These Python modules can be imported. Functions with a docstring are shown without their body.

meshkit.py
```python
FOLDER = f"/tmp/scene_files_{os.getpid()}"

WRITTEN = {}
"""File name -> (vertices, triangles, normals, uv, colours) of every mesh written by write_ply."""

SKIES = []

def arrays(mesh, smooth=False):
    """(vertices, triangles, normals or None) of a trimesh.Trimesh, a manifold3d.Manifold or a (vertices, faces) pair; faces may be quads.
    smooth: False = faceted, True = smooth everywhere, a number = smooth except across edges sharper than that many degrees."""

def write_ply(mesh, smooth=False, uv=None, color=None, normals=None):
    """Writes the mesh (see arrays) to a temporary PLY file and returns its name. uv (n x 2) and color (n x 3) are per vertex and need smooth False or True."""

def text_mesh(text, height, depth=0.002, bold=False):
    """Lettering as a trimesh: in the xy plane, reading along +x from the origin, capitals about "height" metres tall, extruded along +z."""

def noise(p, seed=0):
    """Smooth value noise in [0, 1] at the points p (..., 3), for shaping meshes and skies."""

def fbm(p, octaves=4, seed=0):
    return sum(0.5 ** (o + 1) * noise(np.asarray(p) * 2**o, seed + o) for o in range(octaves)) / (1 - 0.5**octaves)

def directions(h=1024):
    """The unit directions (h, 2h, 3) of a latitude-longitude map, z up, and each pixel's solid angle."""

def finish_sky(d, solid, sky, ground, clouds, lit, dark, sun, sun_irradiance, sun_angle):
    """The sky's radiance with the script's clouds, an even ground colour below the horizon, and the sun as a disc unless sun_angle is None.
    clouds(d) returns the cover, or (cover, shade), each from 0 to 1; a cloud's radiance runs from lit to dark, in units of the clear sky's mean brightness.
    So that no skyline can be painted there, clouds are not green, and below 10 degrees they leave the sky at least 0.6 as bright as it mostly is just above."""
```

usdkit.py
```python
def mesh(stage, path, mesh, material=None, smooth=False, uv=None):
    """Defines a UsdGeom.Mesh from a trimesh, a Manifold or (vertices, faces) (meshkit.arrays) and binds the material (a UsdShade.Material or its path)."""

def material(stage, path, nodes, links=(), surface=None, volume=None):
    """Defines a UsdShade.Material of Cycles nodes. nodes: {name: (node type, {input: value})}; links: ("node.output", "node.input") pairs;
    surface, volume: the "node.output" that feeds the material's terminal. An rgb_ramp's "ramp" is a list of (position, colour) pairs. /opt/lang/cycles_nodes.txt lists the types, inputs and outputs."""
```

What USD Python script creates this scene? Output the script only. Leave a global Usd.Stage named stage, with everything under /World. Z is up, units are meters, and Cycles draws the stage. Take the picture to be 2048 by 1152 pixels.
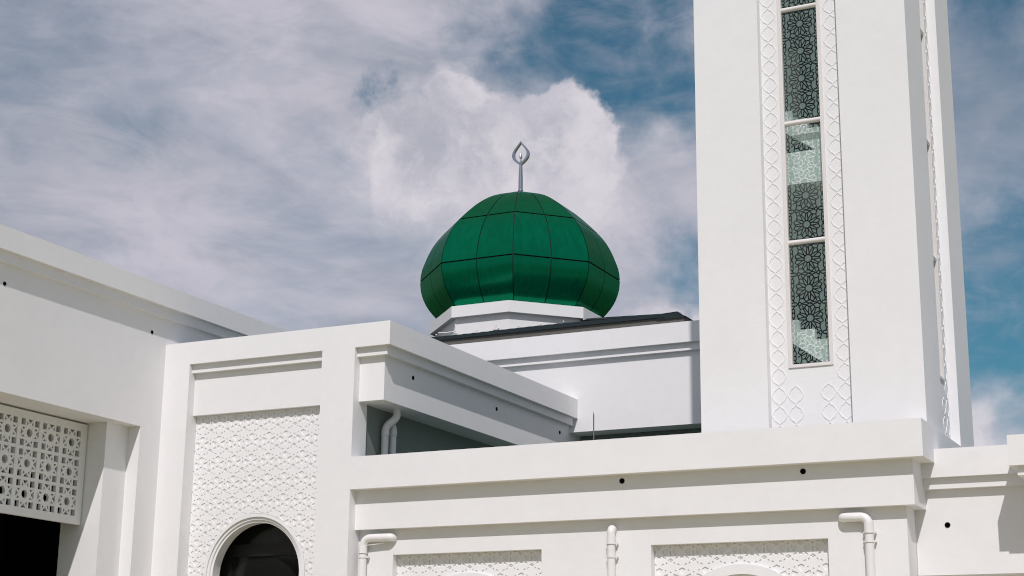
import math, random
import numpy as np, trimesh, manifold3d as mf, usdkit
from shapely.geometry import Polygon, Point, box as sbox, LineString, MultiPolygon
from shapely.ops import unary_union
from shapely import affinity
from pxr import Usd, UsdGeom, UsdLux, UsdShade, Gf, Sdf

random.seed(7)
rng = np.random.default_rng(7)
stage = Usd.Stage.CreateInMemory()
UsdGeom.SetStageUpAxis(stage, UsdGeom.Tokens.z)
UsdGeom.SetStageMetersPerUnit(stage, 1.0)
UsdGeom.Xform.Define(stage, '/World')
UsdGeom.Scope.Define(stage, '/World/Looks')

# ------------------------------------------------------------------ camera
RIGHT = (0.8956924, 0.4445353, 0.0111129)
UP = (0.1034433, -0.2326029, 0.9670550)
FWD = (-0.4324749, 0.8650343, 0.2543248)
cam = UsdGeom.Camera.Define(stage, '/World/camera')
cam.CreateHorizontalApertureAttr(36.0)
cam.CreateFocalLengthAttr(57.369)
cam.CreateExposureAttr(0.19)
cam.AddTransformOp().Set(Gf.Matrix4d(*RIGHT, 0, *UP, 0, *[-c for c in FWD], 0, 0, 0, 1.6, 1))

# ------------------------------------------------------------------ sun and sky
SUN = np.array([0.39, -1.0, 1.19]); SUN /= np.linalg.norm(SUN)
sun = UsdLux.DistantLight.Define(stage, '/World/sun')
sun.CreateNormalizeAttr(True); sun.CreateIntensityAttr(0.66); sun.CreateAngleAttr(0.5)
sun.CreateColorAttr(Gf.Vec3f(1.0, 0.955, 0.945))
_x = np.cross([0, 0, 1], SUN); _x /= np.linalg.norm(_x); _y = np.cross(SUN, _x)
sun.AddTransformOp().Set(Gf.Matrix4d(*map(float, _x), 0, *map(float, _y), 0, *map(float, SUN), 0, 0, 0, 0, 1))


class Graph:
    """Small builder for node graphs."""
    def __init__(self): self.n, self.l, self.k = {}, [], 0
    def node(self, kind, out, **inp):
        self.k += 1; name = f"{kind[:6]}{self.k}"; vals = {}
        for a, b in inp.items():
            if isinstance(b, str) and '.' in b: self.l.append((b, f"{name}.{a}"))
            else: vals[a] = b
        self.n[name] = (kind, vals)
        return f"{name}.{out}"
    def math(self, op, a, b=0.0, clamp=False): return self.node('math', 'value', math_type=op, value1=a, value2=b, use_clamp=clamp)
    def step(self, v, a, b, lo=0.0, hi=1.0): return self.node('map_range', 'result', range_type='smoothstep', value=v, from_min=a, from_max=b, to_min=lo, to_max=hi, clamp=True)
    def noise(self, vec, scale, detail=4.0, rough=0.5, distortion=0.0): return self.node('noise_texture', 'fac', vector=vec, scale=scale, detail=detail, roughness=rough, distortion=distortion)
    def mix(self, f, a, b, kind='mix'): return self.node('mix', 'color', mix_type=kind, fac=f, color1=a, color2=b)
    def vmath(self, op, a, b, out='vector', **kw): return self.node('vector_math', out, math_type=op, vector1=a, vector2=b, **kw)


SKY_K = 0.10
g = Graph()
g.n['tc'] = ('texture_coordinate', {})
D = 'tc.generated'
sky = g.node('sky_texture', 'color', sky_type='single_scattering', sun_disc=False, sun_elevation=float(math.asin(SUN[2])),
             sun_rotation=float(math.atan2(SUN[0], SUN[1])), altitude=100.0, air_density=1.0, aerosol_density=1.0, ozone_density=1.0)
sky = g.mix(1.0, sky, (0.215, 0.50, 0.52), 'multiply')
warp = g.node('noise_texture', 'color', vector=D, scale=13.0, detail=8.0, roughness=0.60)
warp = g.vmath('subtract', warp, (0.5, 0.5, 0.5))
DW = g.vmath('add', D, g.node('vector_math', 'vector', math_type='scale', vector1=warp, scale=0.075))
DB = g.vmath('add', D, g.node('vector_math', 'vector', math_type='scale', vector1=warp, scale=0.14))


def blob(c, r, soft, vec):
    """1 inside the round patch of sky about direction c, falling to 0 over the soft rim (radians)."""
    d = g.vmath('distance', vec, tuple(float(k) for k in c), out='value')
    return g.step(d, r - soft, r + soft, 1.0, 0.0)


def union(parts):
    out = parts[0]
    for p in parts[1:]: out = g.math('maximum', out, p)
    return out


stretch = g.node('mapping', 'vector', vector=D, scale=(1.0, 1.0, 2.6), rotation=(0.0, 0.22, 0.0))
streaks = g.noise(stretch, 4.5, 10.0, 0.60, 0.7)
fine = g.noise(stretch, 15.0, 8.0, 0.64, 0.8)
cover = g.math('add', g.math('multiply', streaks, 0.65), g.math('multiply', fine, 0.35))
blue = union([blob((-0.3698, 0.8414, 0.3941), 0.050, 0.035, DB), blob((-0.4036, 0.8265, 0.3900), 0.026, 0.03, DB), blob((-0.3321, 0.8683, 0.3684), 0.034, 0.03, DB), blob((-0.350, 0.856, 0.378), 0.035, 0.03, DB), blob((-0.325, 0.855, 0.402), 0.03, 0.03, DB),
              blob((-0.1357, 0.9026, 0.4087), 0.030, 0.03, DB), blob((-0.1640, 0.9569, 0.2377), 0.070, 0.035, DB), blob((-0.4859, 0.7932, 0.3690), 0.010, 0.012, DB), blob((-0.3404, 0.8970, 0.2824), 0.012, 0.03, DB)])
haze_blue = union([blob((-0.3404, 0.8970, 0.2824), 0.01, 0.035, DB), blob((-0.6484, 0.6553, 0.3876), 0.02, 0.06, DB), blob((-0.5421, 0.7685, 0.3400), 0.005, 0.05, DB), blob((-0.145, 0.920, 0.365), 0.05, 0.05, DB), blob((-0.60, 0.715, 0.345), 0.005, 0.04, DB)])
thick = g.step(cover, 0.34, 0.60, 0.66, 1.0)
thick = g.math('multiply', thick, g.math('subtract', 1.0, g.math('multiply', haze_blue, 0.50)))
wisp = g.math('multiply', g.step(cover, 0.48, 0.68), 0.38)
clear = g.math('multiply', blue, g.math('subtract', 1.0, wisp))
thick = g.math('multiply', thick, g.math('subtract', 1.0, g.math('multiply', clear, 0.97)))
heaps = union([blob((-0.3965, 0.8518, 0.3390), 0.040, 0.005, DW), blob((-0.4396, 0.8335, 0.3340), 0.047, 0.008, DW), blob((-0.4770, 0.8170, 0.3270), 0.042, 0.014, DW),
               blob((-0.4250, 0.8540, 0.3002), 0.06, 0.03, DW), blob((-0.3553, 0.9065, 0.2270), 0.025, 0.006, DW), blob((-0.3328, 0.9155, 0.2252), 0.025, 0.006, DW),
               blob((-0.3370, 0.8790, 0.3350), 0.012, 0.02, DW), blob((-0.1773, 0.9710, 0.1603), 0.03, 0.02, DW)])
band = union([blob((-0.3503, 0.9085, 0.2270), 0.025, 0.01, DW), blob((-0.4350, 0.8080, 0.4010), 0.02, 0.05, DB), blob((-0.4750, 0.7850, 0.3950), 0.025, 0.05, DB), blob((-0.5250, 0.7600, 0.3850), 0.03, 0.06, DB), blob((-0.6200, 0.7100, 0.3300), 0.03, 0.09, DB)])
east = g.vmath('dot_product', D, (0.95, 0.31, 0.0), out='value')
thick = g.math('multiply', thick, g.math('subtract', 1.0, g.math('multiply', g.step(east, 0.12, 0.55), g.step(cover, 0.40, 0.62, 0.55, 0.15))))
total = g.math('maximum', thick, g.math('multiply', heaps, 0.97))
lit = g.math('multiply', heaps, g.step(g.noise(DW, 24.0, 7.0, 0.6), 0.32, 0.66, 0.25, 1.0))
shade = g.step(g.noise(stretch, 6.0, 8.0, 0.60, 0.6), 0.32, 0.68)
cloud = g.mix(shade, (2.95, 3.15, 3.80), (4.85, 4.68, 5.35))
cloud = g.mix(g.math('multiply', g.math('multiply', band, g.step(fine, 0.35, 0.6, 0.3, 1.0)), 0.42), cloud, (5.6, 5.3, 5.75))
cloud = g.mix(g.math('multiply', lit, 0.85), cloud, (6.6, 6.2, 6.6))
col = g.mix(total, sky, cloud)
bg = g.node('background_shader', 'background', color=col, strength=SKY_K)
skymat = usdkit.material(stage, '/World/Looks/sky_with_clouds', g.n, g.l, surface=bg)
dome_light = UsdLux.DomeLight.Define(stage, '/World/sky')
dome_light.CreateIntensityAttr(1.0)
UsdShade.MaterialBindingAPI.Apply(dome_light.GetPrim()).Bind(skymat)
dome_light.GetPrim().SetCustomDataByKey('kind', 'structure')


# ------------------------------------------------------------------ materials
def plaster(name, base, var=0.016, bump=0.25, rough=0.75, streak=0.0):
    g = Graph(); g.n['geo'] = ('geometry', {})
    P = 'geo.position'
    big = g.noise(P, 0.9, 5.0, 0.6)
    mid = g.noise(P, 6.0, 5.0, 0.65)
    f = g.math('add', g.math('multiply', big, 0.6), g.math('multiply', mid, 0.4))
    lo = tuple(c * (1 - var * 2.2) for c in base); hi = tuple(min(0.9, c * (1 + var * 0.6)) for c in base)
    c = g.mix(g.step(f, 0.30, 0.66), lo, hi)
    # thin rain streaks and small smudges with a shape of their own
    st = g.node('mapping', 'vector', vector=P, scale=(5.0, 5.0, 0.28))
    s = g.step(g.noise(st, 1.6, 5.0, 0.6), 0.60, 0.80)
    sm = g.step(g.noise(P, 2.7, 3.0, 0.5), 0.70, 0.80)
    dirt = g.math('add', g.math('multiply', s, 0.07 + streak), g.math('multiply', sm, 0.10), True)
    c = g.mix(dirt, c, tuple(k * m for k, m in zip(base, (0.80, 0.78, 0.73))))
    grain = g.noise(P, 55.0, 4.0, 0.6)
    wave = g.noise(P, 3.2, 3.0, 0.5)
    h = g.math('add', g.math('multiply', grain, 0.25), g.math('multiply', wave, 1.0))
    nrm = g.node('bump', 'normal', height=h, strength=bump, distance=0.012)
    b = g.node('principled_bsdf', 'BSDF', base_color=c, roughness=rough, normal=nrm, specular_ior_level=0.25)
    return usdkit.material(stage, f'/World/Looks/{name}', g.n, g.l, surface=b)


def simple(name, base, rough=0.5, metallic=0.0, spec=0.5, coat=0.0, var=0.1, scale=8.0, bump=0.0):
    g = Graph(); g.n['geo'] = ('geometry', {})
    n = g.noise('geo.position', scale, 5.0, 0.6)
    c = g.mix(n, tuple(k * (1 - var) for k in base), tuple(k * (1 + var) for k in base))
    kw = dict(base_color=c, roughness=rough, metallic=metallic, specular_ior_level=spec, coat_weight=coat)
    if bump: kw['normal'] = g.node('bump', 'normal', height=n, strength=bump, distance=0.01)
    b = g.node('principled_bsdf', 'BSDF', **kw)
    return usdkit.material(stage, f'/World/Looks/{name}', g.n, g.l, surface=b)


WHITE = plaster('white_plaster', (0.805, 0.792, 0.798))
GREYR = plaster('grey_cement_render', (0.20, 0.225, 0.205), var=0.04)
WHITE2 = plaster('white_relief_plaster', (0.825, 0.812, 0.818), var=0.015, bump=0.08)
SCREENW = plaster('lattice_white', (0.74, 0.735, 0.72), var=0.02, bump=0.1)
PIPE = simple('white_plastic_pipe', (0.78, 0.76, 0.755), 0.38, var=0.02)
DARKHOLE = simple('dark_pipe_mouth', (0.012, 0.012, 0.012), 0.7)
INSIDE_SHADE = simple('interior_painted_shade', (0.035, 0.034, 0.032), 0.8)  # shade painted in: near-black colour stands for white rooms with little light
CONCRETE = simple('green_roof_membrane', (0.050, 0.085, 0.075), 0.8, var=0.2, scale=2.0)
FRAMEM = simple('cream_window_frame', (0.74, 0.70, 0.685), 0.45, var=0.02)
BLACKFR = simple('black_aluminium', (0.008, 0.008, 0.009), 0.5)
STEEL = simple('stainless_steel', (0.46, 0.48, 0.50), 0.22, 1.0, var=0.12, scale=5.0)
RUST = simple('dull_metal_rod', (0.22, 0.19, 0.17), 0.6, 0.3)
ROOFM = simple('dark_green_metal_roof', (0.009, 0.019, 0.024), 0.42, 0.0, var=0.25, scale=3.0)
EAVEM = simple('grey_eave_board', (0.10, 0.094, 0.086), 0.7, var=0.15, scale=3.0)
CORE = simple('black_joint_sealant', (0.006, 0.008, 0.008), 0.8)


def dome_material(name, k):
    g = Graph(); g.n['geo'] = ('geometry', {})
    st = g.node('mapping', 'vector', vector='geo.position', scale=(4.5, 4.5, 0.35))
    s = g.noise(st, 2.2, 5.0, 0.6)
    n = g.noise('geo.position', 1.4, 3.0, 0.5)
    c = g.mix(g.step(s, 0.25, 0.85), (0.0010 * k, 0.168 * k, 0.074 * k), (0.002 * k, 0.188 * k, 0.086 * k))
    c = g.mix(g.step(n, 0.4, 0.7, 0.0, 0.35), c, (0.0015 * k, 0.146 * k, 0.074 * k))
    b = g.node('principled_bsdf', 'BSDF', base_color=c, roughness=g.step(s, 0.3, 0.7, 0.24, 0.32), metallic=0.82, specular_ior_level=0.22, specular_tint=(0.05, 0.36, 0.28), coat_weight=0.06, coat_roughness=0.06)
    return usdkit.material(stage, f'/World/Looks/{name}', g.n, g.l, surface=b)


GREENS = [dome_material(f'green_cladding_{w}', k) for w, k in (('mid', 1.0), ('deep', 0.96), ('light', 1.04))]

# clear glass, etched film, dark tinted pane
g = Graph()
fr = g.math('add', 0.04, g.math('multiply', g.math('power', g.node('layer_weight', 'facing', blend=0.5), 5.0), 0.9))
t = g.node('transparent_bsdf', 'BSDF', color=(0.95, 0.98, 0.97)); gl = g.node('glossy_bsdf', 'BSDF', color=(0.9, 0.9, 0.9), roughness=0.02)
CLEAR = usdkit.material(stage, '/World/Looks/clear_glass', g.n, g.l, surface=g.node('mix_closure', 'closure', fac=fr, closure1=t, closure2=gl))
g = Graph()
df = g.node('diffuse_bsdf', 'BSDF', color=(0.42, 0.55, 0.50)); tl = g.node('translucent_bsdf', 'BSDF', color=(0.55, 0.66, 0.60))
tr = g.node('transparent_bsdf', 'BSDF', color=(0.80, 0.90, 0.86))
a = g.node('mix_closure', 'closure', fac=0.35, closure1=df, closure2=tl)
FILM = usdkit.material(stage, '/World/Looks/etched_film', g.n, g.l, surface=g.node('mix_closure', 'closure', fac=0.46, closure1=a, closure2=tr))
TINT = simple('dark_tinted_glass', (0.012, 0.013, 0.012), 0.12, var=0.3, scale=5.0)
PAVE = simple('light_paving', (0.47, 0.42, 0.27), 0.85, var=0.12, scale=1.5)
LAWN = simple('lawn', (0.10, 0.12, 0.035), 0.9, var=0.3, scale=3.0)

# ------------------------------------------------------------------ helpers
used = {}
bases = {}


def numbered(parent, name):
    k = used.get((parent, name), 0); used[(parent, name)] = k + 1
    return f"{parent}/{name}" + (f"_{k:03d}" if k else "")


def meta(prim, label=None, cat=None, group=None, kind=None):
    for a, b in (('label', label), ('category', cat), ('group', group), ('kind', kind)):
        if b: prim.SetCustomDataByKey(a, b)


def thing(name, label, cat, loc, group=None):
    p = numbered('/World', name)
    x = UsdGeom.Xform.Define(stage, p); x.AddTranslateOp().Set(Gf.Vec3d(*map(float, loc)))
    bases[p] = np.array(loc, float); meta(x.GetPrim(), label, cat, group)
    return p


def obj(name, shape, mat, parent, smooth=False, label=None, kind=None):
    p = numbered(parent, name)
    root = '/'.join(p.split('/')[:3])
    base = bases.get(root, np.zeros(3))
    if isinstance(shape, (list, tuple)) and not (len(shape) == 2 and isinstance(shape[0], np.ndarray)):
        shape = trimesh.util.concatenate([to_tm(s) for s in shape])
    if isinstance(shape, mf.Manifold): shape = shape.translate([float(-b) for b in base])
    elif isinstance(shape, tuple): shape = (shape[0] - base, shape[1])
    else:
        shape = shape.copy(); shape.apply_translation(-base)
    usdkit.mesh(stage, p, shape, mat, smooth)
    prim = stage.GetPrimAtPath(p)
    meta(prim, label, None, None, kind)
    return p


def to_tm(s):
    if isinstance(s, mf.Manifold):
        m = s.to_mesh(); return trimesh.Trimesh(np.array(m.vert_properties[:, :3]), np.array(m.tri_verts), process=False)
    return s


def B(x0, x1, y0, y1, z0, z1):
    return mf.Manifold.cube([x1 - x0, y1 - y0, z1 - z0]).translate([x0, y0, z0])


def U(*ms):
    r = ms[0]
    for m in ms[1:]: r = r + m
    return r


def cyl(r, p0, p1, n=20):
    p0, p1 = np.array(p0, float), np.array(p1, float)
    return trimesh.creation.cylinder(r, segment=[p0, p1], sections=n)


def tube(path, r, n=16):
    """Round bar swept along a path of points."""
    path = np.array(path, float); V, F = [], []
    t = np.gradient(path, axis=0); t /= np.linalg.norm(t, axis=1, keepdims=True)
    a = np.cross(t[0], [0.31, 0.77, 0.55]); a /= np.linalg.norm(a)
    for i, p in enumerate(path):
        a = a - t[i] * (a @ t[i]); a /= np.linalg.norm(a); b = np.cross(t[i], a)
        for k in range(n):
            w = 2 * math.pi * k / n; V.append(p + r * (math.cos(w) * a + math.sin(w) * b))
    m = len(path)
    for i in range(m - 1):
        for k in range(n):
            q = (k + 1) % n; F += [[i * n + k, i * n + q, (i + 1) * n + q], [i * n + k, (i + 1) * n + q, (i + 1) * n + k]]
    V += [path[0], path[-1]]
    for k in range(n):
        q = (k + 1) % n; F += [[m * n, q, k], [m * n + 1, (m - 1) * n + k, (m - 1) * n + q]]
    return trimesh.Trimesh(V, F, process=False)


def bend(p0, corner, p1, rad, steps=8):
    """Path points round a corner with the given bend length."""
    p0, c, p1 = (np.array(v, float) for v in (p0, corner, p1))
    a = c + (p0 - c) / np.linalg.norm(p0 - c) * rad; b = c + (p1 - c) / np.linalg.norm(p1 - c) * rad
    return [(1 - s) ** 2 * a + 2 * s * (1 - s) * c + s * s * b for s in np.linspace(0, 1, steps)]


def polys(s): return [p for p in getattr(s, 'geoms', [s]) if isinstance(p, Polygon) and p.area > 1e-6]


def extrude(shape, depth):
    ms = [trimesh.creation.extrude_polygon(p, depth, engine='earcut') for p in polys(shape)]
    return trimesh.util.concatenate(ms) if ms else None


def sheet(shape):
    ms = []
    for p in polys(shape):
        v, f = trimesh.creation.triangulate_polygon(p, engine='earcut')
        ms.append(trimesh.Trimesh(np.c_[v, np.zeros(len(v))], f, process=False))
    return trimesh.util.concatenate(ms)


def to_front(m, y):
    """(u, v, depth) mesh: u to x, v to z, its face at depth d stands at y - d (faces -y)."""
    m = m.copy(); v = m.vertices.copy(); m.vertices = np.c_[v[:, 0], y - v[:, 2], v[:, 1]]
    return m


def to_side(m, x):
    """u to y, v to z, depth towards +x from plane x."""
    m = m.copy(); v = m.vertices.copy(); m.vertices = np.c_[x + v[:, 2], v[:, 0], v[:, 1]]
    return m


def drain(parent, c, axis, r):
    """Mouth of a small drain pipe in a wall: a dark cup behind a thin ring."""
    c = np.array(c, float); d = np.zeros(3); d[axis] = 1 if axis == 1 else -1       # into the wall
    ring = trimesh.creation.annulus(r * 0.86, r, 0.112, sections=20)
    disc = trimesh.creation.cylinder(r * 0.87, 0.004, sections=20); disc.apply_translation([0, 0, -0.05])
    T = trimesh.geometry.align_vectors([0, 0, 1], -d); T[:3, 3] = c + d * 0.05
    for m in (ring, disc): m.apply_transform(T)
    obj('drain_hole', [ring, disc], DARKHOLE, parent)


def hole_y(x, z, y, r): return mf.Manifold.cylinder(0.14, r, r, 20).rotate([-90, 0, 0]).translate([x, y - 0.02, z])
def hole_x(y, z, x, r): return mf.Manifold.cylinder(0.14, r, r, 20).rotate([0, -90, 0]).translate([x + 0.02, y, z])


# ------------------------------------------------------------------ ground
p = numbered('/World', 'ground'); usdkit.mesh(stage, p, B(-600, 600, -600, 900, -0.5, 0.0), LAWN); meta(stage.GetPrimAtPath(p), kind='structure')
p = numbered('/World', 'pavement'); usdkit.mesh(stage, p, B(-40, 30, 11.0, 45, -0.3, 0.12), PAVE); meta(stage.GetPrimAtPath(p), kind='structure')

# ------------------------------------------------------------------ relief tile of the niches
def relief_holes():
    P, h = [], []
    def add(*pts): h.append(Polygon(pts))
    def both(*pts): add(*pts); add(*[(-x, y) for x, y in pts])
    add((0, .05), (.045, 0), (0, -.05), (-.045, 0))
    both((.185, .075), (.22, .115), (.265, .08), (.225, .03))
    both((.14, -.045), (.365, -.135), (.33, -.23), (.215, -.33), (.15, -.27), (.095, -.16))
    both((.5, .20), (.36, .13), (.385, .03), (.5, -.10))
    both((.5, -.27), (.435, -.315), (.425, -.42), (.5, -.47))
    both((.315, -.345), (.205, -.415), (.20, -.47), (.265, -.485), (.335, -.42))
    both((0, .475), (.055, .525 - .02), (.11, .5), (.085, .44), (0, .395))
    both((.145, .42), (.205, .385), (.215, .32), (.165, .355), (.135, .385))
    both((.31, .365), (.395, .325), (.39, .27), (.315, .285), (.285, .325))
    both((.035, -.16), (.03, -.30), (0, -.36), (0, -.14))
    both((.12, -.5), (.05, -.455), (0, -.42), (0, -.5))
    return unary_union(h)


HOLES = relief_holes()


def relief(parent, rect, cx, cz, pu, pv, ybase, depth, cut=None, zmin=0.0):
    """Carved tiles filling rect (u0, v0, u1, v1); the first cell's centre is (cx, cz)."""
    u0, v0, u1, v1 = rect; area = sbox(*rect)
    if cut is not None: area = area.difference(cut)
    for j in range(int((cz - v1) / pv) - 1, int((cz - v0) / pv) + 2):
        for i in range(int((u0 - cx) / pu) - 2, int((u1 - cx) / pu) + 3):
            x, z = cx + i * pu, cz - j * pv
            cell = sbox(x - pu / 2, z - pv / 2, x + pu / 2, z + pv / 2)
            c2 = cell.intersection(area)
            if c2.is_empty or c2.area < 1e-5: continue
            s = c2.difference(affinity.affine_transform(HOLES, [pu, 0, 0, pv, x, z]))
            m = extrude(s, depth + 0.02)
            if m is not None: obj('relief_tile', to_front(m, ybase + 0.02), WHITE2, parent)


# ------------------------------------------------------------------ entrance building with arched niche
E0 = thing('entrance_building', 'tall white entrance block with an arched window under a carved relief panel', 'building', (-14.3, 20, 0))
obj('pilaster', B(-16.07, -15.582, 20, 20.7, 0, 6.852), WHITE, E0)
obj('pilaster', B(-13.147, -12.575, 20, 20.39, 0, 6.852), WHITE, E0)
obj('parapet', U(B(-16.07, -11.985, 20, 20.3, 6.852, 7.205), B(-12.3, -11.985, 20.2, 26.70, 6.852, 7.205)), WHITE, E0)
obj('moulding', U(B(-15.9, -12.065, 20.072, 20.4, 6.722, 6.9), B(-12.4, -12.065, 20.2, 26.68, 6.722, 6.9)), WHITE, E0)
fas = U(B(-15.9, -12.15, 20.155, 20.6, 6.064, 6.76), B(-12.62, -12.15, 20.4, 27.25, 6.064, 6.76))
side_holes = [(20.99, 6.543), (23.78, 6.543), (26.28, 6.543)]
for y, z in side_holes: fas = fas - hole_x(y, z, -12.15, 0.034)
FA = obj('fascia', fas, WHITE, E0)
for y, z in side_holes: drain(FA, (-12.15, y, z), 0, 0.033)
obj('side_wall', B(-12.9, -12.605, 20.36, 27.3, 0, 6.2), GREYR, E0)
obj('roof_slab', B(-16.07, -12.35, 20.35, 26.7, 6.35, 6.5), CONCRETE, E0)
obj('porch_walls', U(B(-16.07, -12.9, 26.2, 26.5, 0, 6.35), B(-16.05, -15.7, 20.7, 26.3, 0, 6.35), B(-13.2, -12.9, 20.7, 26.3, 0, 6.35)), INSIDE_SHADE, E0)
ACX, ACZ = -14.365, 3.605
# carved back panel of the niche with the arch cut through
arch = Point(ACX, ACZ).buffer(0.90, 48).union(sbox(ACX - 0.90, 0.2, ACX + 0.90, ACZ))
panel = sbox(-15.6, 0, -13.13, 6.1).difference(arch)
RP = obj('relief_panel', to_front(extrude(panel, 0.19), 20.45), WHITE2, E0)
arch_cut = Point(ACX, ACZ).buffer(0.912, 48).union(sbox(ACX - 0.912, 0.2, ACX + 0.912, ACZ))
relief(RP, (-15.58, 2.9, -13.149, 6.062), -14.362, 5.6775, 0.3085, 0.315, 20.26, 0.012, arch_cut)


def arch_band(r0, r1, zlow, n=40):
    o = Point(ACX, ACZ).buffer(r1, n).union(sbox(ACX - r1, zlow, ACX + r1, ACZ))
    i = Point(ACX, ACZ).buffer(r0, n).union(sbox(ACX - r0, zlow - 1, ACX + r0, ACZ))
    return o.difference(i)


SUR = None
for k, (r0, r1, y) in enumerate(((0.857, 0.905, 20.238), (0.816, 0.860, 20.266), (0.779, 0.820, 20.292))):
    obj('arch_ring', to_front(extrude(arch_band(r0, r1, 0.2), 20.465 + 0.003 * k - y), 20.465 + 0.003 * k), WHITE, E0)
fr_ = sbox(-15.3, 0.1, -13.4, 4.6).difference(sbox(-15.055, 4.105, -13.47, 4.6)).difference(sbox(-15.055, 0.3, -13.6, 3.92))
WF = obj('window_frame', to_front(extrude(fr_, 0.07), 20.72), BLACKFR, E0)
for z0, z1 in ((4.105, 4.62), (0.3, 3.92)):
    obj('window_pane', B(-15.06, -13.45, 20.685, 20.70, z0, z1), TINT, E0)

# ------------------------------------------------------------------ left hall with lattice opening
L0 = thing('side_hall', 'long white hall wall running back at the left edge, above the lattice screen', 'building', (-16.1, 18, 0))
wall = B(-17.04, -16.07, 10, 26.5, 0, 7.95) - B(-16.296, -16.0, 13.1, 19.517, -1, 5.832) - B(-17.2, -16.2, 13.6, 19.014, -1, 5.832)
lh = [(16.42, 7.33), (19.635, 7.33)]
for y, z in lh: wall = wall - hole_x(y, z, -16.07, 0.030)
LW = obj('wall', wall, WHITE, L0)
for y, z in lh: drain(LW, (-16.07, y, z), 0, 0.029)
lint = sbox(13.6, 4.2, 19.01, 5.84).difference(sbox(13.9, 3.0, 19.3, 4.995).buffer(0)).union(sbox(18.5, 4.4, 19.01, 5.2).difference(Point(18.40, 4.40).buffer(0.60, 24)).difference(sbox(13, 3, 18.42, 4.99)))
obj('inner_lintel', to_side(extrude(lint, 0.10), -17.035), WHITE, L0)
obj('parapet', B(-16.3, -15.92, 9.9, 26.52, 7.757, 8.083), WHITE, L0)
obj('moulding', B(-16.25, -15.995, 9.95, 26.51, 7.607, 7.85), WHITE, L0)
obj('roof_slab', B(-25.0, -17.0, 10, 26.5, 6.2, 6.4), CONCRETE, L0)
obj('inner_rooms', U(B(-25.2, -24.9, 10, 26.5, 0, 6.2), B(-25, -17.05, 9.9, 10.1, 0, 6.2), B(-25, -17.05, 26.2, 26.4, 0, 6.2), B(-25, -17.05, 10, 26.4, 6.0, 6.19), B(-25, -17.05, 10, 26.4, 0.122, 0.14)), INSIDE_SHADE, L0)

# lattice screen
S0 = thing('lattice_screen', 'white pierced lattice screen of star tiles in the left opening', 'screen', (-16.65, 17.0, 4.3))
PU, PV, CZ = 0.447, 0.440, 5.492
rows, cols = 3, 11
y_hi, y_lo = 18.995, 18.673 - (cols - 1) * PU - 0.30
cellw, cellh = 0.372, 0.392
frame = sbox(y_lo, 4.297, y_hi, 5.802)
for r in range(rows):
    for c in range(cols):
        y, z = 18.673 - c * PU, CZ - r * PV
        frame = frame.difference(sbox(y - cellw / 2, z - cellh / 2, y + cellw / 2, z + cellh / 2))
obj('frame', to_side(extrude(frame, 0.06), -16.705), SCREENW, S0)


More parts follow.
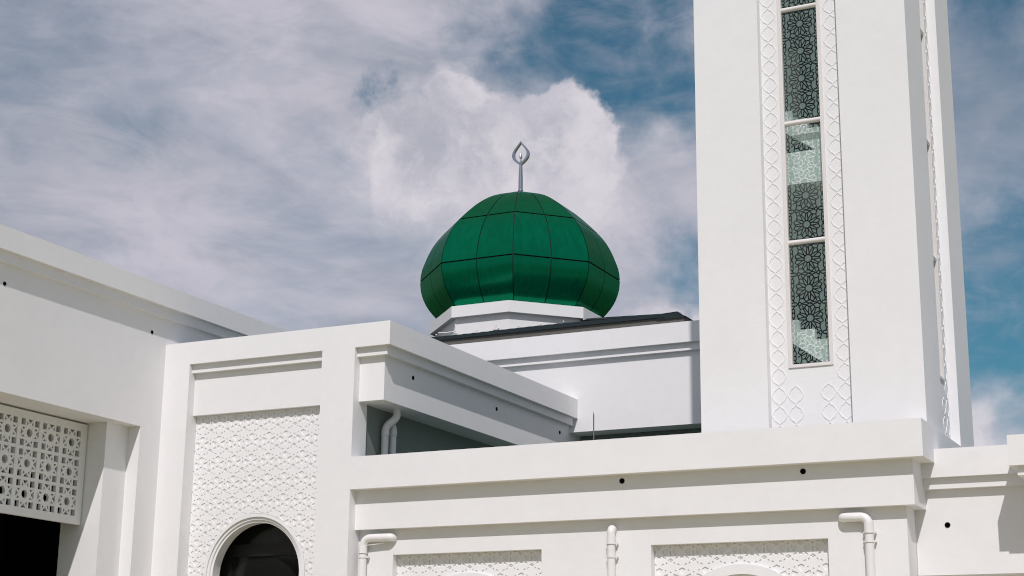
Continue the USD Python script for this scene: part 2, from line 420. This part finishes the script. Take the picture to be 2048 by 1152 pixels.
def star_tile():
    """One pierced square: a round-cornered octagon in the middle, crossed bars on each side and square holes in the corners."""
    a, b = 0.5 * cellw, 0.5 * cellh
    hs = []
    for sx in (-1, 1):
        for sy in (-1, 1):
            x0, x1 = sorted((sx * (a - 0.001), sx * (a - 0.088))); y0, y1 = sorted((sy * (b - 0.001), sy * (b - 0.092)))
            hs.append(sbox(x0, y0, x1, y1))
    hs.append(affinity.scale(Polygon([(0.061 * math.cos(math.pi / 8 + k * math.pi / 4), 0.061 * math.sin(math.pi / 8 + k * math.pi / 4)) for k in range(8)]), 1.0, 1.06))
    side = [Polygon([(-.052, .185), (.052, .185), (0, .128)]), Polygon([(-.066, .160), (-.066, .096), (-.030, .126)]), Polygon([(.066, .160), (.066, .096), (.030, .126)])]
    for k in range(4):
        for p in side: hs.append(affinity.scale(affinity.rotate(p, 90 * k, origin=(0, 0)), 1.0, cellh / cellw, origin=(0, 0)))
    return sbox(-a - .001, -b - .001, a + .001, b + .001).difference(unary_union(hs))


TILE = extrude(star_tile(), 0.05)
for r in range(rows):
    for c in range(cols):
        m = TILE.copy(); m.apply_translation([18.673 - c * PU, CZ - r * PV, 0])
        obj('star_tile', to_side(m, -16.700), SCREENW, S0)

# ------------------------------------------------------------------ low front range
F0 = thing('front_range', 'low white front range with a deep parapet and two carved wall niches', 'building', (-8.5, 20, 0))
obj('parapet', U(B(-12.575, -4.345, 20, 20.25, 4.752, 5.225), B(-4.6, -4.345, 20.2, 23.9, 4.752, 5.225)), WHITE, F0)
f1 = B(-12.59, -4.513, 20.168, 21.4, 4.186, 4.80)
fh = [(-5.91, 4.668), (-8.402, 4.676)]
for x, z in fh: f1 = f1 - hole_y(x, z, 20.168, 0.038)
F1 = obj('fascia', f1, WHITE, F0)
for x, z in fh: drain(F1, (x, 20.168, z), 1, 0.037)
w2 = B(-12.59, -4.65, 20.30, 20.75, 0, 4.25)
NI = [(-12.001, -9.652), (-8.048, -5.655)]
for a, b in NI: w2 = w2 - B(a, b, 20.2, 20.455, 0.9, 3.826)
W2 = obj('wall', w2, WHITE, F0)
obj('return_wall', B(-4.95, -4.65, 20.74, 26.3, 0, 4.24), WHITE, F0)
obj('roof_terrace', B(-12.61, -4.55, 20.24, 27.3, 4.70, 4.86), CONCRETE, F0)
for (a, b), ph in zip(NI, (-10.827, -6.214)):
    cx = (a + b) / 2
    RPN = obj('relief_panel', B(a - 0.02, b + 0.02, 20.44, 20.5, 0.88, 3.84), WHITE2, F0)
    blind = Point(cx, 2.49).buffer(1.06, 64).union(sbox(cx - 1.06, 0.9, cx + 1.06, 2.49)).intersection(sbox(a + .002, 0.9, b - .002, 3.82))
    relief(RPN, (a + 0.001, 3.1, b - 0.001, 3.825), ph, 3.466, 0.322, 0.330, 20.44, 0.014, blind)
    inner = Point(cx, 2.49).buffer(0.93, 64).union(sbox(cx - 0.93, 0.9, cx + 0.93, 2.49))
    obj('blind_arch', to_front(extrude(blind.difference(inner), 0.05), 20.44), WHITE, F0)
    obj('blind_arch_back', to_front(extrude(inner, 0.02), 20.44), WHITE, F0)

# ------------------------------------------------------------------ right wing and the block at its end
R0 = thing('right_wing', 'low white wing set back beyond the minaret at the right', 'building', (-3, 20.7, 0))
obj('parapet', B(-4.62, 5, 20.63, 20.95, 4.57, 4.928), WHITE, R0)
obj('moulding', B(-4.62, 5, 20.70, 20.95, 4.432, 4.60), WHITE, R0)
rw = B(-4.66, 5, 20.79, 21.10, 3.370, 4.5) - hole_y(-4.259, 3.987, 20.79, 0.036)
RW = obj('wall', rw, WHITE, R0); drain(RW, (-4.259, 20.79, 3.987), 1, 0.035)
obj('recessed_wall', B(-4.66, 5, 21.30, 21.6, 0, 3.40), WHITE, R0)
obj('soffit', B(-4.66, 5, 21.05, 21.5, 3.371, 3.5), WHITE, R0)
obj('roof_slab', B(-4.66, 5, 20.9, 26, 4.40, 4.52), CONCRETE, R0)
K0 = thing('end_block', 'white projecting block with a corniced top at the right edge', 'building', (-1, 20.3, 0))
obj('parapet', B(-3.338, 5, 20, 20.64, 4.575, 4.942), WHITE, K0)
obj('moulding', B(-3.25, 5, 20.07, 20.72, 4.462, 4.62), WHITE, K0)
obj('pillar', B(-3.10, -2.5, 20.18, 20.80, 0, 4.5), WHITE, K0)

# ------------------------------------------------------------------ minaret
TX0, TX1, TY0, TY1 = -7.385, -4.384, 20.5, 23.53
TCX, TCY = -5.885, 22.015
TOP = 17.0
T0 = thing('minaret', 'square white minaret tower with tall ornamented window strips', 'tower', (TCX, TCY, 4.5))
sh = B(TX0, TX1, TY0, TY1, 4.865, TOP) - B(TX0 + 0.42, TX1 - 0.42, TY0 + 0.42, TY1 - 0.42, 4.95, TOP - 0.3)
RH, DEP = 0.56, 0.13
sh = sh - B(TCX - RH, TCX + RH, TY0 - 0.1, TY0 + DEP, 4.4, 16.0) - B(TX1 - DEP, TX1 + 0.1, TCY - RH, TCY + RH, 4.4, 16.0)
GW, WB, WT = 0.2525, 6.150, 14.66
sh = sh - B(TCX - GW - .02, TCX + GW + .02, TY0 - 0.1, TY0 + 0.6, WB, WT) - B(TX1 - 0.6, TX1 + 0.1, TCY - GW - .02, TCY + GW + .02, WB, WT)
sh = sh - B(TCX - 0.62, TCX + 0.62, TY0 + DEP + 0.07, TY0 + 0.6, WB - 0.2, WT + 0.2) - B(TX1 - 0.6, TX1 - DEP - 0.07, TCY - 0.62, TCY + 0.62, WB - 0.2, WT + 0.2)
obj('shaft', sh, WHITE, T0)
obj('added_dark_lining', B(TX0 + 0.421, TX1 - 0.421, TY0 + 0.421, TY1 - 0.421, 4.96, TOP - 0.31) - B(TX0 + 0.44, TX1 - 0.44, TY0 + 0.44, TY1 - 0.44, 4.99, TOP - 0.33) - B(TCX - .64, TCX + .64, TY0 - 0.1, TY0 + 0.6, WB - .22, WT + .22) - B(TX1 - 0.6, TX1 + 0.1, TCY - .64, TCY + .64, WB - .22, WT + .22), INSIDE_SHADE, T0)  # added shell, darkens the white hollow of the shaft behind the glass
obj('cap', U(B(TX0 - 0.2, TX1 + 0.2, TY0 - 0.2, TY1 + 0.2, TOP + 0.001, TOP + 0.5), B(TX0 + 0.3, TX1 - 0.3, TY0 + 0.3, TY1 - 0.3, TOP + 0.4, TOP + 1.2)), WHITE, T0)


def quatrefoil():
    h = [(0, .5), (.07, .45), (.165, .372), (.192, .35), (.222, .352), (.28, .312), (.358, .232), (.384, .205), (.386, .178), (.432, .112), (.474, .045), (.484, 0)]
    q = h + [(x, -y) for x, y in h[-2::-1]]
    full = q + [(-x, y) for x, y in q[-2:0:-1]]
    W_, H_ = 0.2065, 0.2415
    pts = [(x * W_, y * H_) for x, y in full]
    return LineString(pts + [pts[0]]).buffer(0.0085, join_style=1, resolution=3).simplify(0.0004)


QF = quatrefoil()
EX = 0.006
zs = [10.293 + 0.1295 - 0.259 * k for k in range(-7, 23)]
for side in (0, 1):
    P_ = 'front' if side == 0 else 'side'
    for z in zs:
        us = [-0.447, 0.447] if z > 5.99 else [-0.447, -0.223, 0.223, 0.447]
        if z > 12.2 or z < 4.9: continue
        for u in us:
            dz = 0.0
            s = affinity.translate(QF, u, z + dz).intersection(sbox(-RH + .001, 4.4, RH - .001, 16))
            m = extrude(s, EX + 0.004)
            m.apply_translation([TCX if side == 0 else TCY, 0, 0])
            m = to_front(m, TY0 + DEP + 0.004) if side == 0 else to_side(m, TX1 - DEP - 0.004)
            obj('quatrefoil_band', m, WHITE2, T0)


def rosette(w=0.505, h=0.408):
    """Etched film of one tile of the star pattern: what is left between the clear lines of a twelve-petalled rosette."""
    pol = lambda r, deg: (r * math.cos(math.radians(deg)), r * math.sin(math.radians(deg)))
    L = []
    for k in range(12):
        c = 15 + 30 * k
        for s_ in (-1, 1):
            L.append(LineString([pol(0.050, c - s_ * 9.5), pol(0.080, c + s_ * 1.0), pol(0.150, c + s_ * 11.0), pol(0.169, c + s_ * 8.5), pol(0.184, c)]))
            L.append(LineString([pol(0.150, c + s_ * 11.0), pol(0.163, c + s_ * 15.0)]))
        if k % 3 == 0: L.append(LineString([pol(0.163, c + 15), pol(0.205, c + 15)]))
    for sx in (-1, 1):
        for sy in (-1, 1):
            y = sy * h / 2
            L.append(LineString([(sx * w, y), (sx * 0.190, y)]).buffer(0.021).exterior)
            L.append(Point(sx * 0.135, y).buffer(0.021, 6).exterior)
            L.append(LineString([(0, y), (sx * 0.050, sy * (h / 2 - 0.019)), (sx * 0.114, y)]))
            L.append(LineString([pol(0.184, 75 * sy) if sx > 0 else pol(0.184, 105 * sy), (sx * 0.050, sy * (h / 2 - 0.019))]))
            L.append(affinity.translate(affinity.scale(Point(0, 0).buffer(1, 5), 0.020, 0.029), sx * 0.227, sy * 0.115).exterior)
            L.append(LineString([(sx * 0.227, 0), (sx * 0.205, sy * 0.045), (sx * 0.212, sy * 0.090)]))
            L.append(LineString([(sx * 0.227, 0), (sx * 0.249, sy * 0.045), (sx * 0.242, sy * 0.090)]))
            L.append(LineString([(sx * 0.227, sy * 0.144), (sx * 0.205, sy * (h / 2 - 0.024))]))
            L.append(LineString([pol(0.184, sy * (45 if sx > 0 else 135)), (sx * 0.150, sy * (h / 2 - 0.016))]))
            pass
    lines = unary_union([l.buffer(0.0078, resolution=2) for l in L])
    lines = unary_union([lines] + [sbox(x0, -h, x1, h) for x0, x1 in ((-w / 2, -w / 2 + .006), (w / 2 - .006, w / 2))])
    tile = sbox(-w / 2, -h / 2, w / 2, h / 2)
    return unary_union([p for p in polys(tile.difference(lines)) if p.area > 4e-5]).simplify(0.0005)


ROS = rosette()
PANES = [(6.165, 7.818), (7.883, 9.530), (9.593, 11.225), (11.288, 12.93), (12.99, 14.64)]
for side in (0, 1):
    c0 = TCX if side == 0 else TCY
    def place(m, d):
        m = m.copy(); m.apply_translation([c0, 0, 0])
        return to_front(m, TY0 + DEP - d) if side == 0 else to_side(m, TX1 - DEP + d)
    fw = 0.050
    fr2 = sbox(-GW - fw, WB - 0.03, GW + fw, WT + 0.03).difference(sbox(-GW, WB + 0.015, GW, WT - 0.015))
    WF = obj('window_frame', place(extrude(fr2, 0.060), -0.05), FRAMEM, T0)
    fr3 = sbox(-GW - fw, WB - 0.03, GW + fw, WT + 0.03).difference(sbox(-GW - .018, WB - .003, GW + .018, WT + .003))
    obj('glazing_bead', place(extrude(fr3, 0.008), 0.010), FRAMEM, WF)
    for (a0, a1), (b0, b1) in zip(PANES[:-1], PANES[1:]):
        zc = (a1 + b0) / 2
        bar = trimesh.creation.cylinder(0.034, 2 * GW + 0.01, sections=16); bar.apply_transform(trimesh.transformations.rotation_matrix(math.pi / 2, [0, 1, 0]))
        bar.vertices[:, 1] += zc                                  # axis along u; v up, depth third
        bar.vertices[:, 2] += 0.0
        bar.vertices = np.c_[bar.vertices[:, 0], zc + (bar.vertices[:, 1] - zc), bar.vertices[:, 2]]
        obj('glazing_bar', place(bar, -0.024), FRAMEM, T0, smooth=40)
    for i, (a, b) in enumerate(PANES[:4]):
        pane = sheet(sbox(-GW + .001, a - 0.01, GW - .001, b + 0.01))
        PN = obj('window_pane', place(pane, -0.030), CLEAR, T0)
        n = 4; hh = (b - a) / n
        film = [affinity.translate(affinity.scale(ROS, 1.0, hh / 0.408, origin=(0, 0)), 0, a + hh * (k + .5)) for k in range(n)]
        obj('etched_film', place(sheet(unary_union(film)), -0.0318), FILM, PN)

# stairs behind the glass
ST = []
def flight(z_off):
    pts = [(-6.80, 7.29), (-6.58, 7.29), (-6.58, 7.145), (-6.36, 7.145), (-6.36, 7.0), (-6.139, 7.0) , (-6.139, 6.715), (-5.918, 6.715), (-5.918, 6.565), (-5.70, 6.565), (-5.70, 6.41), (-5.48, 6.41), (-5.48, 6.25), (-5.82, 6.245), (-6.80, 6.95)]
    pts[5] = (-6.139, 6.855); pts[4] = (-6.36, 6.855)
    return Polygon([(x + 0.052, z - 0.045 + z_off) for x, z in pts]).intersection(sbox(-6.50, 5.0, -5.27, 12.0))
for z_off in (0.0, 2.994):
    obj('stair_flight', to_front(extrude(flight(z_off), 0.10), 20.90), WHITE, T0)
    obj('stair_landing', U(B(-6.50, -5.27, 20.802, 21.0, 5.735 + z_off, 6.197 + z_off), B(-6.94, -4.83, 20.95, 21.9, 5.735 + z_off, 6.197 + z_off)), WHITE, T0)

# ------------------------------------------------------------------ prayer hall behind, with its roof
H0 = thing('prayer_hall', 'tall white hall block in the middle with a dark tiled hip roof under the dome', 'building', (-13, 27, 0))
obj('parapet', B(-16.0, -7.0, 26.54, 26.9, 8.052, 8.423), WHITE, H0)
obj('moulding', B(-16.0, -7.02, 26.62, 26.95, 7.918, 8.1), WHITE, H0)
obj('wall', B(-16.0, -7.05, 26.70, 27.15, 6.607, 8.06), WHITE, H0)
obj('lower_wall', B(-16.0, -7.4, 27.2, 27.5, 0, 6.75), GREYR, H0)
obj('side_walls', U(B(-20.0, -7.06, 34.2, 34.6, 0, 8.4), B(-7.4, -7.06, 27.1, 34.4, 0, 8.4), B(-20.0, -19.7, 27.1, 34.4, 0, 8.4), B(-20, -16.01, 27.1, 27.4, 0, 8.4)), WHITE, H0)
RX0, RX1, RY0, RY1, RZ, SL = -20.25, -9.848, 26.60, 34.40, 8.545, 0.288
cyr = (RY0 + RY1) / 2; hw = cyr - RY0
obj('flat_roof', B(-19.9, -7.1, 26.85, 34.4, 8.25, 8.36), CONCRETE, H0)
EV = obj('eave_board', U(B(RX0, RX1 - 0.03, RY0 + 0.01, RY0 + 0.06, 8.37, 8.56), B(RX1 - 0.08, RX1 - 0.03, RY0 + 0.06, RY1, 8.37, 8.56)), EAVEM, H0)
V = np.array([[RX0, RY0, RZ], [RX1, RY0, RZ], [RX1, RY1, RZ], [RX0, RY1, RZ], [RX0 + hw, cyr, RZ + hw * SL], [RX1 - hw, cyr, RZ + hw * SL]])
F = np.array([[0, 1, 5], [0, 5, 4], [1, 2, 5], [2, 3, 4], [2, 4, 5], [3, 0, 4]])
RF = obj('roof', trimesh.Trimesh(V, F, process=False), ROOFM, H0)


def course(k, w=0.36, n_per=0.21):
    """One row of pressed metal tiles on the front slope, waved along its length, its lower edge proud of the row below."""
    d0, d1 = k * w - 0.03, (k + 1) * w
    L, R = RX0 + max(d0, 0) + 0.05, RX1 - max(d1, 0) - 0.0
    L2, R2 = RX0 + max(d1, 0) + 0.05, RX1 - max(d1, 0)
    xs = np.arange(L, R, n_per / 6); Vv, Ff = [], []
    for x in xs:
        wv = 0.005 * abs(math.sin(math.pi * x / n_per)) ** 3 + 0.007 * math.sin(x * 1.7 + k)
        Vv += [[x, RY0 + d0, RZ + SL * d0 + 0.012], [x, RY0 + d0, RZ + SL * d0 + 0.036 + wv], [x, RY0 + d1, RZ + SL * d1 + 0.012 + wv]]
    for i in range(len(xs) - 1):
        a, b = 3 * i, 3 * i + 3
        Ff += [[a, b, b + 1], [a, b + 1, a + 1], [a + 1, b + 1, b + 2], [a + 1, b + 2, a + 2]]
    return trimesh.Trimesh(Vv, Ff, process=False)


for k in range(7): obj('roof_tile_row', course(k), ROOFM, RF, smooth=35)
hipv = [np.array([RX1 - t, RY0 + t, RZ + SL * t + 0.03]) for t in np.linspace(0.30, hw * 0.9, 14)]
obj('hip_cap', tube(hipv, 0.032, 10), ROOFM, RF, smooth=40)
obj('roof_end_plate', trimesh.Trimesh(*[np.array(q) for q in ([[RX1 + .01, RY0 - .02, RZ - .03], [RX1 - .14, RY0 - .03, RZ + .085], [RX1 - .42, RY0 - .02, RZ + .075], [RX1 - .55, RY0 - .02, RZ - .03], [RX1 + .01, RY0 + .12, RZ - .03], [RX1 - .14, RY0 + .12, RZ + .095]], [[0, 2, 1], [0, 3, 2], [0, 1, 5], [0, 5, 4], [1, 2, 5]])], process=False), ROOFM, RF)
for i, x in enumerate(np.linspace(-15.9, -12.2, 9)):
    s = trimesh.creation.icosphere(1, 0.016); d = 0.9 + 0.05 * math.sin(i * 2.1); s.apply_translation([x, RY0 + d, RZ + SL * d + 0.10])
    obj('roof_screw', s, PIPE, RF)
obj('roof_conduit', tube([(-15.62, 28.66, 9.40), (-15.62, 28.66, 9.26), (-15.64, 28.6, 9.22), (-15.75, 28.5, 9.195), (-15.9, 28.45, 9.19)], 0.012, 8), PIPE, H0)
obj('roof_clamp', U(B(-14.52, -14.40, 28.2, 28.26, 9.07, 9.09), B(-14.47, -14.45, 28.2, 28.22, 9.07, 9.17)), PIPE, H0)

# ------------------------------------------------------------------ dome on its drum
DX, DY = -15.066, 30.5
D0 = thing('dome', 'onion dome of glossy green panels on a white octagonal drum', 'dome', (DX, DY, 8.6))


def chamfer(a, h, z0, z1):
    pts = [(-h, -a), (h, -a), (a, -h), (a, h), (h, a), (-h, a), (-a, h), (-a, -h)]
    m = trimesh.creation.extrude_polygon(Polygon(pts), z1 - z0, engine='earcut'); m.apply_translation([DX - 0.01, DY, z0]); return m


obj('drum_wall', chamfer(1.70, 0.615, 8.55, 9.60), WHITE, D0)
obj('drum_band', chamfer(1.807, 0.6595, 9.552, 9.791), WHITE, D0)
ZR = 10.693
prof = np.array([(-1.05, 1.57), (-.92, 1.70), (-.80, 1.815), (-.65, 1.945), (-.50, 2.04), (-.36, 2.102), (-.18, 2.148), (0, 2.163), (.2, 2.142), (.45, 2.06), (.66, 1.97), (.86, 1.855), (1.05, 1.70), (1.3, 1.445), (1.5, 1.215), (1.66, .985), (1.78, .775), (1.86, .575), (1.92, .39), (1.962, .22), (1.985, .08)])
from scipy.interpolate import PchipInterpolator
PR = PchipInterpolator(prof[:, 0], prof[:, 1])


def ring_pt(z, k, f, grow=0.0):
    """Point on face k of the octagonal dome at height z, f from 0 to 1 across the face."""
    r = float(PR(z)) + grow
    a0, a1 = math.radians(22.5 + 45 * k), math.radians(22.5 + 45 * (k + 1))
    p0 = np.array([r * math.sin(a0), -r * math.cos(a0)]); p1 = np.array([r * math.sin(a1), -r * math.cos(a1)])
    q = p0 + (p1 - p0) * f
    return np.array([DX + q[0], DY + q[1], ZR + z])


def dome_patch(k, f0, f1, z0, z1, nz, grow, gap=0.0):
    rows_ = []
    for z in np.linspace(z0, z1, nz + 1):
        wid = 2 * float(PR(z)) * math.sin(math.pi / 8)
        e = min(gap / max(wid, 1e-6), (f1 - f0) * 0.45)
        rows_.append([ring_pt(z, k, f, grow) for f in np.linspace(f0 + e, f1 - e, 3)])
    out = np.array(rows_); nr, nc = out.shape[:2]
    inn = np.array([[p - (p - np.array([DX, DY, p[2]])) / max(np.linalg.norm((p - np.array([DX, DY, p[2]]))), 1e-6) * 0.022 for p in r] for r in rows_])
    V = np.concatenate([out.reshape(-1, 3), inn.reshape(-1, 3)]); F = []; o = nr * nc
    for i in range(nr - 1):
        for j in range(nc - 1):
            a, b, c, d = i * nc + j, i * nc + j + 1, (i + 1) * nc + j + 1, (i + 1) * nc + j
            F += [[a, b, c], [a, c, d]]
    edge = [(0, j) for j in range(nc)] + [(i, nc - 1) for i in range(1, nr)] + [(nr - 1, j) for j in range(nc - 2, -1, -1)] + [(i, 0) for i in range(nr - 2, 0, -1)]
    for (a, b) in zip(edge, edge[1:] + edge[:1]):
        p, q = a[0] * nc + a[1], b[0] * nc + b[1]
        F += [[p, p + o, q + o], [p, q + o, q]]
    return trimesh.Trimesh(V, F, process=False)


core = [dome_patch(k, 0, 1, -1.05, 1.983, 24, -0.028) for k in range(8)]
obj('dome_core', core, CORE, D0)
ROWS = [(-1.05, -0.004, 10), (0.004, 1.046, 12), (1.054, 1.984, 14)]
G_ = 0.011
for k in range(8):
    for z0, z1, nz in ROWS:
        for h in (0, 1):
            m = dome_patch(k, h * 0.5, h * 0.5 + 0.5, z0 + G_, z1 - (G_ if z1 < 1.9 else 0), nz, 0.0, G_)
            obj('dome_panel', m, GREENS[int(rng.integers(0, 3))], D0, smooth=50)
# ------------------------------------------------------------------ finial
FZ = ZR + 1.965
N0 = thing('finial', 'steel finial with a drop-shaped ring on top of the green dome', 'finial', (DX, DY, FZ))
def lathe(pr, n=20):
    m = trimesh.creation.revolve(np.array(pr), sections=n); m.apply_translation([DX, DY, 0]); return m
obj('base_collar', lathe([(0, FZ - .05), (.042, FZ - .05), (.042, FZ + .10), (0, FZ + .10)]), STEEL, N0, smooth=40)
obj('pole', lathe([(0, FZ + .085), (.055, FZ + .085), (.055, FZ + .105), (.050, FZ + .115), (.049, FZ + .36), (.034, FZ + .70), (.032, FZ + .76), (0, FZ + .77)]), STEEL, N0, smooth=40)
obj('spear_tip', lathe([(0, FZ + .74), (.013, FZ + .74), (.013, FZ + .835), (.030, FZ + .845), (.033, FZ + .865), (.022, FZ + .915), (.006, FZ + .965), (0, FZ + .985)]), STEEL, N0, smooth=40)
def drop(w, h, zlow, n=26):
    pts = []
    for i in range(n + 1):
        s = i / n
        x = w * math.sin(math.pi * s) ** 0.9 * (1 - s) ** 0.35 * 1.28
        pts.append((x, zlow + h * s))
    return Polygon(pts + [(-x, z) for x, z in pts[-2:0:-1]])
zr = FZ + .675
ring = drop(0.198, 0.560, zr).difference(drop(0.150, 0.462, zr + 0.055))
m = extrude(ring, 0.07); m.apply_translation([DX, 0, 0]); obj('drop_ring', to_front(m, DY + 0.035), STEEL, N0)

# ------------------------------------------------------------------ downpipes
PR_ = 0.058


def downpipe(label, path_pts, straight, couplings, clips, group='white downpipes on the walls'):
    x, y, z0, z1 = straight
    t = thing('downpipe', label, 'downpipe', (x, y, z0))
    obj('pipe', cyl(PR_ * 0.95, (x, y, z0), (x, y, z1), 20), PIPE, t, smooth=40)
    obj('elbow', tube(path_pts, PR_, 18), PIPE, t, smooth=40)
    for z, h in couplings:
        obj('coupling', [cyl(PR_ * 1.07, (x, y, z - h / 2), (x, y, z + h / 2), 22), cyl(PR_ * 1.16, (x, y, z - h / 2), (x, y, z - h / 2 + 0.012), 22)], PIPE, t, smooth=40)
    for z in clips:
        c = trimesh.creation.annulus(PR_ * 1.0, PR_ * 1.10, 0.03, sections=22); c.apply_translation([x, y, z])
        e = [to_tm(B(x + s * PR_ * 1.18 - 0.010, x + s * PR_ * 1.18 + 0.010, y + 0.01, y + 0.085, z - 0.012, z + 0.012)) for s in (-1, 1)]
        obj('pipe_clip', [c] + e, PIPE, t)
    return t


YP = 20.225
pts = [(-12.457, YP, 3.88)] + bend((-12.457, YP, 3.5), (-12.457, YP, 4.066), (-11.9, YP, 4.066), 0.13) + bend((-12.4, YP, 4.066), (-11.985, YP, 4.066), (-11.985, YP + 1, 4.066), 0.07) + [(-11.985, 20.4, 4.066)]
t = downpipe('white downpipe in the corner left of the first carved niche, bent to the right', pts, (-12.457, YP, 0.12, 3.9), [(3.90, 0.10)], [3.80])
obj('support_rail', cyl(0.006, (-12.40, YP, 3.965), (-12.12, YP, 3.985), 8), PIPE, t)
pts = [(-8.587, YP, 3.9)] + bend((-8.587, YP, 3.6), (-8.587, YP, 4.055), (-8.587, YP + 1, 4.055), 0.07) + [(-8.587, 20.4, 4.055)]
downpipe('white straight downpipe between the two carved niches', pts, (-8.587, YP, 0.12, 3.92), [(3.90, 0.11)], [3.855, 3.68])
pts = [(-5.110, YP, 3.9)] + bend((-5.110, YP, 3.6), (-5.110, YP, 4.066), (-5.5, YP, 4.066), 0.12) + bend((-5.2, YP, 4.066), (-5.45, YP, 4.066), (-5.45, YP + 1, 4.066), 0.07) + [(-5.45, 20.4, 4.066)]
downpipe('white downpipe bent to the left at the corner right of the second niche', pts, (-5.110, YP, 0.12, 3.92), [(3.93, 0.13)], [3.87, 3.76])
pts = [(-12.53, 20.857, 5.68)] + bend((-12.53, 20.857, 5.4), (-12.53, 20.857, 5.80), (-12.405, 20.98, 5.95), 0.09) + bend((-12.53, 20.857, 5.80), (-12.405, 20.98, 5.95), (-12.405, 20.98, 6.2), 0.06) + [(-12.405, 20.98, 6.08)]
downpipe('white downpipe with a double bend up under the eave, above the parapet', pts, (-12.53, 20.857, 4.8, 5.70), [(5.70, 0.08)], [])
pts = [(-12.53, 21.085, 5.72)] + bend((-12.53, 21.085, 5.5), (-12.53, 21.085, 5.86), (-12.9, 21.085, 5.86), 0.07) + [(-12.62, 21.085, 5.86)]
downpipe('shorter white downpipe behind the double-bent one, rounded over at its top', pts, (-12.53, 21.085, 4.8, 5.74), [(5.73, 0.07)], [])

# ------------------------------------------------------------------ thin rod on the terrace
Q0 = thing('lightning_rod', 'thin bare metal rod standing upright on the roof terrace', 'rod', (-10.49, 24, 4.86))
obj('rod', [cyl(0.011, (-10.49, 24, 4.87), (-10.49, 24, 6.36), 8), trimesh.creation.cone(0.011, 0.07, sections=8, transform=trimesh.transformations.translation_matrix([-10.49, 24, 6.36]))], RUST, Q0)
obj('base_plate', U(B(-10.56, -10.42, 23.93, 24.07, 4.862, 4.875), B(-10.515, -10.465, 23.975, 24.025, 4.87, 4.95)), RUST, Q0)
